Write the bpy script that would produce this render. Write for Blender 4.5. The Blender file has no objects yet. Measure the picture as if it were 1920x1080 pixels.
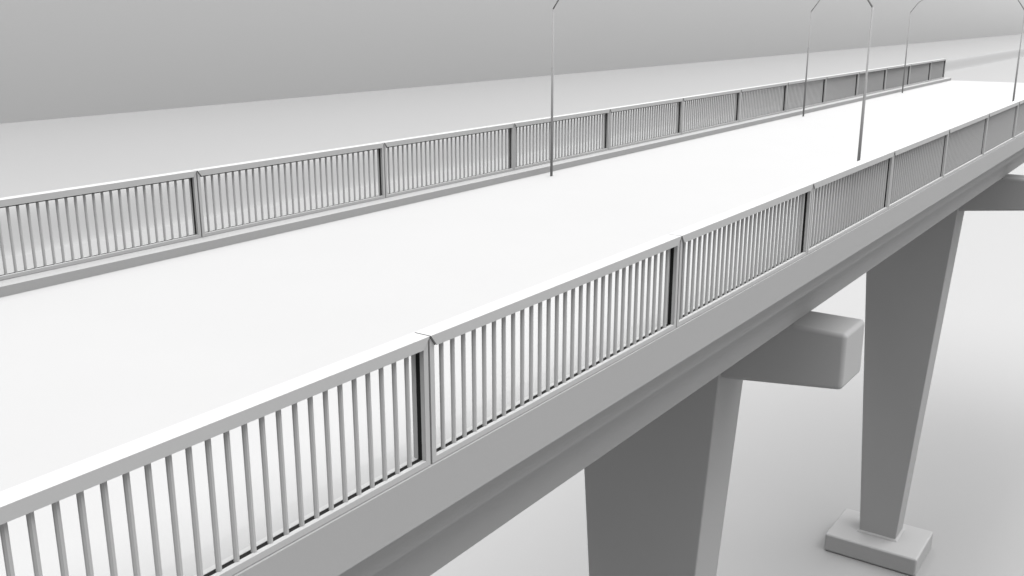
import bpy, bmesh, math
from mathutils import Vector, Matrix

S = 4.5                                    # one railing panel is 4.5 m long
scene = bpy.context.scene
COL = scene.collection

# ------------------------------------------------------------------ helpers
def tag(o, label=None, cat=None, group=None, kind=None):
    if label: o['label'] = label
    if cat: o['category'] = cat
    if group: o['group'] = group
    if kind: o['kind'] = kind
    return o

def empty(name, loc=(0, 0, 0), rz=0.0):
    o = bpy.data.objects.new(name, None)
    o.empty_display_size = 0.3
    COL.objects.link(o)
    o.location = Vector(loc) * S
    o.rotation_euler = (0, 0, rz)
    return o

def link(name, bm, mat, parent=None, smooth=False, loc=(0, 0, 0)):
    me = bpy.data.meshes.new(name)
    bm.normal_update()
    bm.to_mesh(me)
    bm.free()
    me.materials.append(mat)
    if smooth:
        for p in me.polygons: p.use_smooth = True
    o = bpy.data.objects.new(name, me)
    COL.objects.link(o)
    o.location = Vector(loc) * S
    o.parent = parent
    return o

def hexa(bm, low, high):
    """closed block from two quads (lists of 4 points, same winding seen from above)"""
    a = [bm.verts.new(Vector(p) * S) for p in low]
    b = [bm.verts.new(Vector(p) * S) for p in high]
    n = len(a)
    bm.faces.new(list(reversed(a)))
    bm.faces.new(b)
    for i in range(n):
        j = (i + 1) % n
        bm.faces.new((a[i], a[j], b[j], b[i]))

def box(bm, x0, x1, y0, y1, z0, z1):
    hexa(bm, [(x0, y0, z0), (x1, y0, z0), (x1, y1, z0), (x0, y1, z0)],
             [(x0, y0, z1), (x1, y0, z1), (x1, y1, z1), (x0, y1, z1)])

def prism_y(bm, prof, y0, y1):
    """extrude an (x, z) outline along y"""
    a = [bm.verts.new(Vector((x, y0, z)) * S) for x, z in prof]
    b = [bm.verts.new(Vector((x, y1, z)) * S) for x, z in prof]
    n = len(prof)
    bm.faces.new(a)
    bm.faces.new(list(reversed(b)))
    for i in range(n):
        j = (i + 1) % n
        bm.faces.new((a[i], b[i], b[j], a[j]))
    bmesh.ops.recalc_face_normals(bm, faces=bm.faces[:])

def tube(bm, pts, radii, seg=14, phase=0.0):
    """round tube through points, own radius at each point"""
    rings = []
    P = [Vector(p) for p in pts]
    for i, p in enumerate(P):
        if i == 0: d = P[1] - P[0]
        elif i == len(P) - 1: d = P[-1] - P[-2]
        else: d = (P[i + 1] - P[i]).normalized() + (P[i] - P[i - 1]).normalized()
        d.normalize()
        up = Vector((0, 1, 0))
        u = d.cross(up).normalized()
        v = d.cross(u).normalized()
        rings.append([bm.verts.new((p + (u * math.cos(phase + 2 * math.pi * k / seg) + v * math.sin(phase + 2 * math.pi * k / seg)) * radii[i]) * S)
                      for k in range(seg)])
    for a, b in zip(rings, rings[1:]):
        for k in range(seg):
            j = (k + 1) % seg
            bm.faces.new((a[k], a[j], b[j], b[k]))
    bm.faces.new(rings[0]); bm.faces.new(rings[-1])
    bmesh.ops.recalc_face_normals(bm, faces=bm.faces[:])

def bevel(o, w, seg=3):
    m = o.modifiers.new('bevel', 'BEVEL')
    m.width = w * S; m.segments = seg; m.limit_method = 'ANGLE'; m.angle_limit = math.radians(40)
    for p in o.data.polygons: p.use_smooth = True
    m.harden_normals = True
    return o

def copy_tree(o, parent=None):
    c = o.copy(); COL.objects.link(c); c.parent = parent
    for ch in list(o.children):
        copy_tree(ch, c)
    return c

# ------------------------------------------------------------------ materials
def mat(name, base, rough, mottling=0.02, scale=0.6, bump=0.0, spec=0.5, ior=1.5):
    m = bpy.data.materials.new(name); m.use_nodes = True
    nt = m.node_tree; b = nt.nodes['Principled BSDF']
    tc = nt.nodes.new('ShaderNodeTexCoord')
    n = nt.nodes.new('ShaderNodeTexNoise'); n.inputs['Scale'].default_value = scale; n.inputs['Detail'].default_value = 6
    r = nt.nodes.new('ShaderNodeMapRange')
    r.inputs['To Min'].default_value = base * (1 - mottling); r.inputs['To Max'].default_value = base * (1 + mottling)
    nt.links.new(tc.outputs['Object'], n.inputs['Vector'])
    nt.links.new(n.outputs['Fac'], r.inputs['Value'])
    cc = nt.nodes.new('ShaderNodeCombineColor')
    for k in ('Red', 'Green', 'Blue'): nt.links.new(r.outputs['Result'], cc.inputs[k])
    nt.links.new(cc.outputs['Color'], b.inputs['Base Color'])
    b.inputs['Roughness'].default_value = rough
    b.inputs['IOR'].default_value = ior
    if bump:
        n2 = nt.nodes.new('ShaderNodeTexNoise'); n2.inputs['Scale'].default_value = 40; n2.inputs['Detail'].default_value = 4
        bp = nt.nodes.new('ShaderNodeBump'); bp.inputs['Strength'].default_value = bump; bp.inputs['Distance'].default_value = 0.01
        nt.links.new(tc.outputs['Object'], n2.inputs['Vector'])
        nt.links.new(n2.outputs['Fac'], bp.inputs['Height']); nt.links.new(bp.outputs['Normal'], b.inputs['Normal'])
    return m

M_DECK   = mat('pale_deck_surface', 0.172, 0.8, 0.02, 0.5, 0.05, ior=1.3)
M_CONC   = mat('smooth_grey_concrete', 0.19, 0.9, 0.02, 0.4, 0.05, ior=1.3)
M_METAL  = mat('painted_grey_metal', 0.21, 0.9, 0.01, 2.0, ior=1.3)
M_LAMP   = mat('lamp_post_paint', 0.155, 0.9, 0.01, 2.0, ior=1.2)
M_GROUND = mat('smooth_pale_ground', 0.164, 1.0, 0.01, 0.02, ior=1.05)
M_WALL   = mat('pale_plain_wall', 0.225, 0.8, 0.01, 0.02)
M_BLACK = mat('black_slot_filler', 0.006, 0.9, 0.0, ior=1.2)
M_GLASS  = mat('frosted_lamp_cover', 0.7, 0.3, 0.0)

# ------------------------------------------------------------------ measures (in panel lengths)
H   = 0.2463          # kerb top below handrail top
KH  = 0.032           # kerb height
ZR  = -H - KH         # road level
XO  = -1.950          # outer face of the farther railing
XC  = XO / 2
ZG  = -4.414          # ground level
Y0, Y1 = -3.0, 12.86

# ------------------------------------------------------------------ setting
def ground():
    bm = bmesh.new()
    bank_h = 0.95
    prof = [(600, ZG), (60, ZG), (0, ZG), (-10, ZG), (-17, ZG)]
    n = 30                                      # steep low bank: short rounded foot, face, rounded shoulder
    for i in range(n + 1):
        t = i / n
        x = -19.4 - 0.8 * t
        z = ZG + bank_h * t * t * (3 - 2 * t)
        prof.append((x, z))
    prof += [(-24, ZG + bank_h), (-60, ZG + bank_h)]
    ys = [-200, -20, 0, 20, 100, 300, 900]
    rows = [[bm.verts.new(Vector((x, y, z)) * S) for x, z in prof] for y in ys]
    for a, b in zip(rows, rows[1:]):
        for i in range(len(prof) - 1):
            bm.faces.new((a[i], b[i], b[i + 1], a[i + 1]))
    bmesh.ops.recalc_face_normals(bm, faces=bm.faces[:])
    o = link('ground', bm, M_GROUND)
    if o.data.polygons[0].normal.z < 0: o.data.flip_normals()
    for p in o.data.polygons: p.use_smooth = True
    tag(o, kind='structure')
    bm = bmesh.new()
    wx = 1.066 - 47.17 * (0.54 - (ZG + bank_h)) / (0.54 - ZG)
    face = []
    x, z, n = wx, ZG + bank_h - 0.5, 40
    for i in range(n + 1):                      # the face starts upright; its lean is added to catch more light higher up
        face.append((x, z))
        lean = math.radians(11) * min(1.0, i * 0.3 / 8.0)
        x -= 0.3 * math.tan(lean); z += 0.3
    face.append((x, ZG + WALL_H))  # unseen upper face, kept upright and made tall to shade the ground
    prism_y(bm, face + [(face[-1][0] - 3, ZG + WALL_H), (face[-1][0] - 3, ZG)], -200, 900)
    for fc in bm.faces:
        if len(fc.verts) == 4 and abs(fc.normal.z) < 0.5: fc.smooth = True
    w = link('backdrop_wall', bm, M_WALL)
    tag(w, 'endless plain grey wall running parallel to the bridge along the far edge of the ground', 'wall')
WALL_H = 90
ground()

# ------------------------------------------------------------------ the bridge deck
def bridge():
    root = empty('bridge', (XC, 0, 0))
    tag(root, 'long straight white road bridge deck with grey edge beams on tall piers', 'bridge')
    # local x measured from the bridge centre line
    hw = -XC                                                   # half width
    bm = bmesh.new()
    e = 0.104                                                  # kerb width
    prism_y(bm, [(-hw + e, ZR), (hw - e, ZR), (hw - e, -0.345), (-hw + e, -0.345)], Y0, Y1)
    link('road_surface', bm, M_DECK, root)
    for sx in (-1, 1):                                         # kerb and fascia in one beam
        bm = bmesh.new()
        xs = sorted((sx * hw, sx * (hw - e)))
        box(bm, xs[0], xs[1], Y0, Y1, -0.3467, -H)
        k = link('edge_beam', bm, M_DECK, root)
    bm = bmesh.new()
    a, b = hw - 0.12, hw - 0.298
    prism_y(bm, [(-a, -0.3469), (-a, -0.4903), (-b, -0.4903), (-b, -0.743), (b, -0.743), (b, -0.4903), (a, -0.4903), (a, -0.3469)], Y0 + 0.02, Y1 - 0.02)
    link('girder', bm, M_CONC, root)
    return root
bridge()

# ------------------------------------------------------------------ railing panels
def make_panel():
    """one panel: y from 0 to 1, outer face at x = 0, handrail top at z = 0"""
    root = empty('railing_panel')
    g = 0.0016                                                 # half of the joint
    w, hr = 0.0375, 0.0211
    y0, y1 = g, 1 - g
    # top rail with undercut ends
    bm = bmesh.new()
    c = 0.0165
    lo = [(-w, y0 + c, -hr), (0, y0 + c, -hr), (0, y1 - c, -hr), (-w, y1 - c, -hr)]
    hi = [(-w, y0, 0), (0, y0, 0), (0, y1, 0), (-w, y1, 0)]
    hexa(bm, lo, hi)
    link('top_rail', bm, M_METAL, root)
    xa, xb, xc, xd = -0.004, -0.0135, -0.0235, -0.0335         # outer flange, slot, inner flange
    pw = 0.0118
    zb = -H + 0.0012
    for s in (0, 1):                                           # channel shaped end posts
        bm = bmesh.new()
        def yy(t): return (y0 + 0.001 + t) if s == 0 else (y1 - 0.001 - t)
        prof = [(xa, 0), (xa, pw), (xb, pw), (xb, 0.0015), (xc, 0.0015), (xc, pw), (xd, pw), (xd, 0)]
        a = [bm.verts.new(Vector((x, yy(t), zb)) * S) for x, t in prof]
        b = [bm.verts.new(Vector((x, yy(t), -0.0035 if t < 0.004 else -hr + 0.0006)) * S) for x, t in prof]
        n = len(prof)
        bm.faces.new(a)
        for i in range(n):
            j = (i + 1) % n
            bm.faces.new((a[i], b[i], b[j], a[j]))
        bmesh.ops.recalc_face_normals(bm, faces=bm.faces[:])
        link('post', bm, M_METAL, root)
    bm = bmesh.new()                                           # channel shaped bottom rail
    bh = 0.0115
    prism_y(bm, [(xa, zb), (xa, zb + bh), (xb, zb + bh), (xb, zb + 0.001), (xc, zb + 0.001), (xc, zb + bh), (xd, zb + bh), (xd, zb)],
            y0 + 0.001 + pw, y1 - 0.001 - pw)
    link('bottom_rail', bm, M_METAL, root)
    bm = bmesh.new()                                           # plain black strip filling the channels and lining the rail underside
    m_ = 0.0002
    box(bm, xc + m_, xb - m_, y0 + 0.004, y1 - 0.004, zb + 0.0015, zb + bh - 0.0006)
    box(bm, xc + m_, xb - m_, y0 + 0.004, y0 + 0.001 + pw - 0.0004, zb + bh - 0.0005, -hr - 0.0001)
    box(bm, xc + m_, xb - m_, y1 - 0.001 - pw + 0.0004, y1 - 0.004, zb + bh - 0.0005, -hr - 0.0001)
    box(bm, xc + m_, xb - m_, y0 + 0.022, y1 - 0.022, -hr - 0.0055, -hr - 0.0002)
    link('slot_strip', bm, M_BLACK, root)
    first = None
    nb = 29
    for i in range(nb):
        y = 0.0475 + (1 - 2 * 0.0475) * i / (nb - 1)
        if first is None:
            bm = bmesh.new()
            tube(bm, [(0, 0, zb + bh - 0.0007), (0, 0, -hr + 0.0005)], [0.0045, 0.0045], 8, math.pi / 8)
            first = link('baluster', bm, M_METAL, root, smooth=False, loc=(-0.0152, y, 0))
        else:
            c2 = first.copy(); COL.objects.link(c2); c2.parent = root
            c2.location = Vector((-0.0152, y, 0)) * S
    return root

ORD = ['first', 'second', 'third', 'fourth', 'fifth', 'sixth', 'seventh', 'eighth', 'ninth', 'tenth', 'eleventh', 'twelfth', 'thirteenth', 'fourteenth', 'fifteenth', 'sixteenth']
proto = make_panel()
used = False
END = 0.77                                  # the last bay is shorter
def place(x, y, rz, label, group, length=1.0):
    global used
    o = proto if not used else copy_tree(proto)
    used = True
    o.location = Vector((x, y, 0)) * S
    o.rotation_euler = (0, 0, rz)
    o.scale = (1, length, 1)
    tag(o, label, 'railing', group)
GN = 'panels of the nearer railing'
GF = 'panels of the farther railing'
for k in range(-1, 13):
    if k == -1: lab = 'largest panel of the nearer railing, cut off by the left edge of the photo'
    elif k == 0: lab = 'second panel of the nearer railing, the first one wholly in view'
    else: lab = '%s panel of the nearer railing counted from the left edge of the photo' % ORD[k + 1]
    place(0, k, 0, lab, GN, END if k == 12 else 1.0)
place(0, -2, 0, 'panel of the nearer railing beside the camera, just outside the left edge of the photo', GN)
place(0, -3, 0, 'end panel of the nearer railing, well outside the left edge of the photo', GN)
for k in range(12, -1, -1):
    n = 12 - k
    if n == 0: lab = 'end panel of the farther railing, at the free end of the bridge'
    elif k == 0: lab = 'panel of the farther railing cut off by the left edge of the photo'
    else: lab = '%s panel of the farther railing counted back from its free end' % ORD[n]
    place(XO, k + (END if k == 12 else 1.0), math.pi, lab, GF, END if k == 12 else 1.0)
for k, lab in ((-1, 'panel of the farther railing just outside the left edge of the photo'), (-2, 'next to last panel of the farther railing behind the left edge'), (-3, 'last panel of the farther railing behind the left edge of the photo')):
    place(XO, k + 1, math.pi, lab, GF)

# ------------------------------------------------------------------ piers
def make_pier():
    """origin on the ground under the bridge centre line"""
    root = empty('bridge_pier')
    zt, zf = -1.062 - ZG, -4.233 - ZG
    # hammerhead cap
    bm = bmesh.new()
    hx, c = -XC - 0.059, 0.139
    z1, z2 = -0.745 - ZG, -0.994 - ZG
    sl = 0.115
    ax = 0.40
    prof = [(-hx, z1), (-hx, z2), (-ax, z2 - sl * (hx - ax)), (ax, z2 - sl * (hx - ax)), (hx, z2), (hx, z1)]
    prism_y(bm, prof, -c, c)
    o = link('pier_cap', bm, M_CONC, root); bevel(o, 0.020, 4)
    # tapering column
    bm = bmesh.new()
    at, bt, ab, bb = 0.372, 0.160, 0.166, 0.127
    zt2 = -0.7465 - ZG                          # runs up past the cap to the girder
    k = (zt2 - zf) / (zt - zf)
    at, bt = ab + (at - ab) * k, bb + (bt - bb) * k
    hexa(bm, [(-ab, -bb, zf), (ab, -bb, zf), (ab, bb, zf), (-ab, bb, zf)],
             [(-at, -bt, zt2), (at, -bt, zt2), (at, bt, zt2), (-at, bt, zt2)])
    o = link('column', bm, M_CONC, root); bevel(o, 0.008, 2)
    # footing with a low raised collar round the column
    bm = bmesh.new()
    ex, gy = 0.420, 0.320
    box(bm, -ex, ex, -gy - 0.045, gy - 0.045, 0.002, zf)
    o = link('footing', bm, M_CONC, root); bevel(o, 0.02, 4)
    bm = bmesh.new()
    q, r = 0.022, -0.001
    hexa(bm, [(-ab - q, -bb - q, zf), (ab + q, -bb - q, zf), (ab + q, bb + q, zf), (-ab - q, bb + q, zf)],
             [(-ab - r, -bb - r, zf + 0.02), (ab + r, -bb - r, zf + 0.02), (ab + r, bb + r, zf + 0.02), (-ab - r, bb + r, zf + 0.02)])
    o2 = link('collar', bm, M_CONC, o); bevel(o2, 0.006, 3)
    return root
pp = make_pier()
labs = ['pier of the bridge outside the left edge of the photo, beside the camera',
        'nearest concrete pier with its foot out of frame and blunt cap end showing',
        'second concrete pier whose tapering column and square footing both show']
for i, y in enumerate((2.901, 7.812, -2.01)):
    o = pp if i == 0 else copy_tree(pp)
    o.location = Vector((XC, y, ZG)) * S
    tag(o, labs[(1, 2, 0)[i]], 'bridge pier', 'concrete piers under the bridge')

# ------------------------------------------------------------------ lamp posts
def make_lamp():
    """origin at the foot, arm reaches towards +x"""
    root = empty('street_lamp')
    top = 0.575 - ZR
    bm = bmesh.new()
    tube(bm, [(0, 0, 0), (0, 0, 0.56), (0, 0, 0.562), (0, 0, top)], [0.0068, 0.0060, 0.0042, 0.0036], 16)
    p = link('pole', bm, M_LAMP, root, smooth=True)
    bm = bmesh.new()
    tube(bm, [(0, 0, top - 0.004), (0.07, 0, top + 0.095), (0.17, 0, top + 0.165), (0.30, 0, top + 0.205), (0.40, 0, top + 0.215)],
         [0.0036, 0.0034, 0.0032, 0.003, 0.003], 12)
    link('arm', bm, M_LAMP, root, smooth=True)
    bm = bmesh.new()
    hz = top + 0.215
    hexa(bm, [(0.39, -0.018, hz - 0.010), (0.54, -0.024, hz - 0.010), (0.54, 0.024, hz - 0.010), (0.39, 0.018, hz - 0.010)],
             [(0.39, -0.012, hz + 0.012), (0.53, -0.014, hz + 0.016), (0.53, 0.014, hz + 0.016), (0.39, 0.012, hz + 0.012)])
    hd = link('lamp_head', bm, M_LAMP, root); bevel(hd, 0.004, 3)
    bm = bmesh.new()
    box(bm, 0.42, 0.525, -0.017, 0.017, hz - 0.014, hz - 0.0095)
    link('lamp_cover', bm, M_GLASS, hd)
    return root
pl = make_lamp()
lamps = [(-1.765, 3.128, 0, 'leftmost lamp post in the photo, standing on the far side of the road'),
         (-1.779, 7.046, 0, 'middle one of the three lamp posts along the farther railing'),
         (-1.791, 10.238, 0, 'lamp post of the farther railing nearest to the free end of the bridge'),
         (-0.172, 3.100, math.pi, 'thickest lamp post, rising from behind the nearer railing'),
         (-0.172, 6.880, math.pi, 'lamp post behind the nearer railing at the right edge of the photo')]
for i, (x, y, rz, lab) in enumerate(lamps):
    o = pl if i == 0 else copy_tree(pl)
    o.location = Vector((x, y, ZR)) * S
    o.rotation_euler = (0, 0, rz)
    tag(o, lab, 'street lamp', 'slender lamp posts along the bridge')

# ------------------------------------------------------------------ camera
cd = bpy.data.cameras.new('camera'); cam = bpy.data.objects.new('camera', cd); COL.objects.link(cam)
f, yaw, pit = 1866.67, -0.6115, 0.2673
cd.sensor_width = 36; cd.lens = f / 1920 * 36; cd.clip_start = 0.1; cd.clip_end = 20000
cam.location = Vector((1.0662, -1.2725, 0.5400)) * S
F = Vector((math.sin(yaw) * math.cos(pit), math.cos(yaw) * math.cos(pit), -math.sin(pit)))
R = Vector((math.cos(yaw), -math.sin(yaw), 0)); U = R.cross(F)
cam.rotation_euler = Matrix((R, U, -F)).transposed().to_euler()
scene.camera = cam

# ------------------------------------------------------------------ light
SUN_EL, SUN_AZ = math.radians(77), math.radians(-45)
world = bpy.data.worlds.new('World'); scene.world = world; world.use_nodes = True
nt = world.node_tree; bg = nt.nodes['Background']
sky = nt.nodes.new('ShaderNodeTexSky'); sky.sky_type = 'NISHITA'; sky.sun_disc = False
sky.sun_elevation = SUN_EL; sky.sun_rotation = SUN_AZ
bw = nt.nodes.new('ShaderNodeRGBToBW')                     # the photograph is black and white
nt.links.new(sky.outputs['Color'], bw.inputs['Color']); nt.links.new(bw.outputs['Val'], bg.inputs['Color'])
bg.inputs['Strength'].default_value = 0.065
sl = bpy.data.lights.new('sun', 'SUN'); sl.energy = 2.6; sl.angle = math.radians(110)
so = bpy.data.objects.new('sun', sl); COL.objects.link(so)
d = Vector((math.sin(SUN_AZ) * math.cos(SUN_EL), math.cos(SUN_AZ) * math.cos(SUN_EL), math.sin(SUN_EL)))
so.rotation_euler = d.to_track_quat('Z', 'Y').to_euler()
so.location = d * 50

scene.view_settings.view_transform = 'Standard'; scene.view_settings.look = 'None'
scene.view_settings.gamma = 1; scene.view_settings.exposure = 2.8
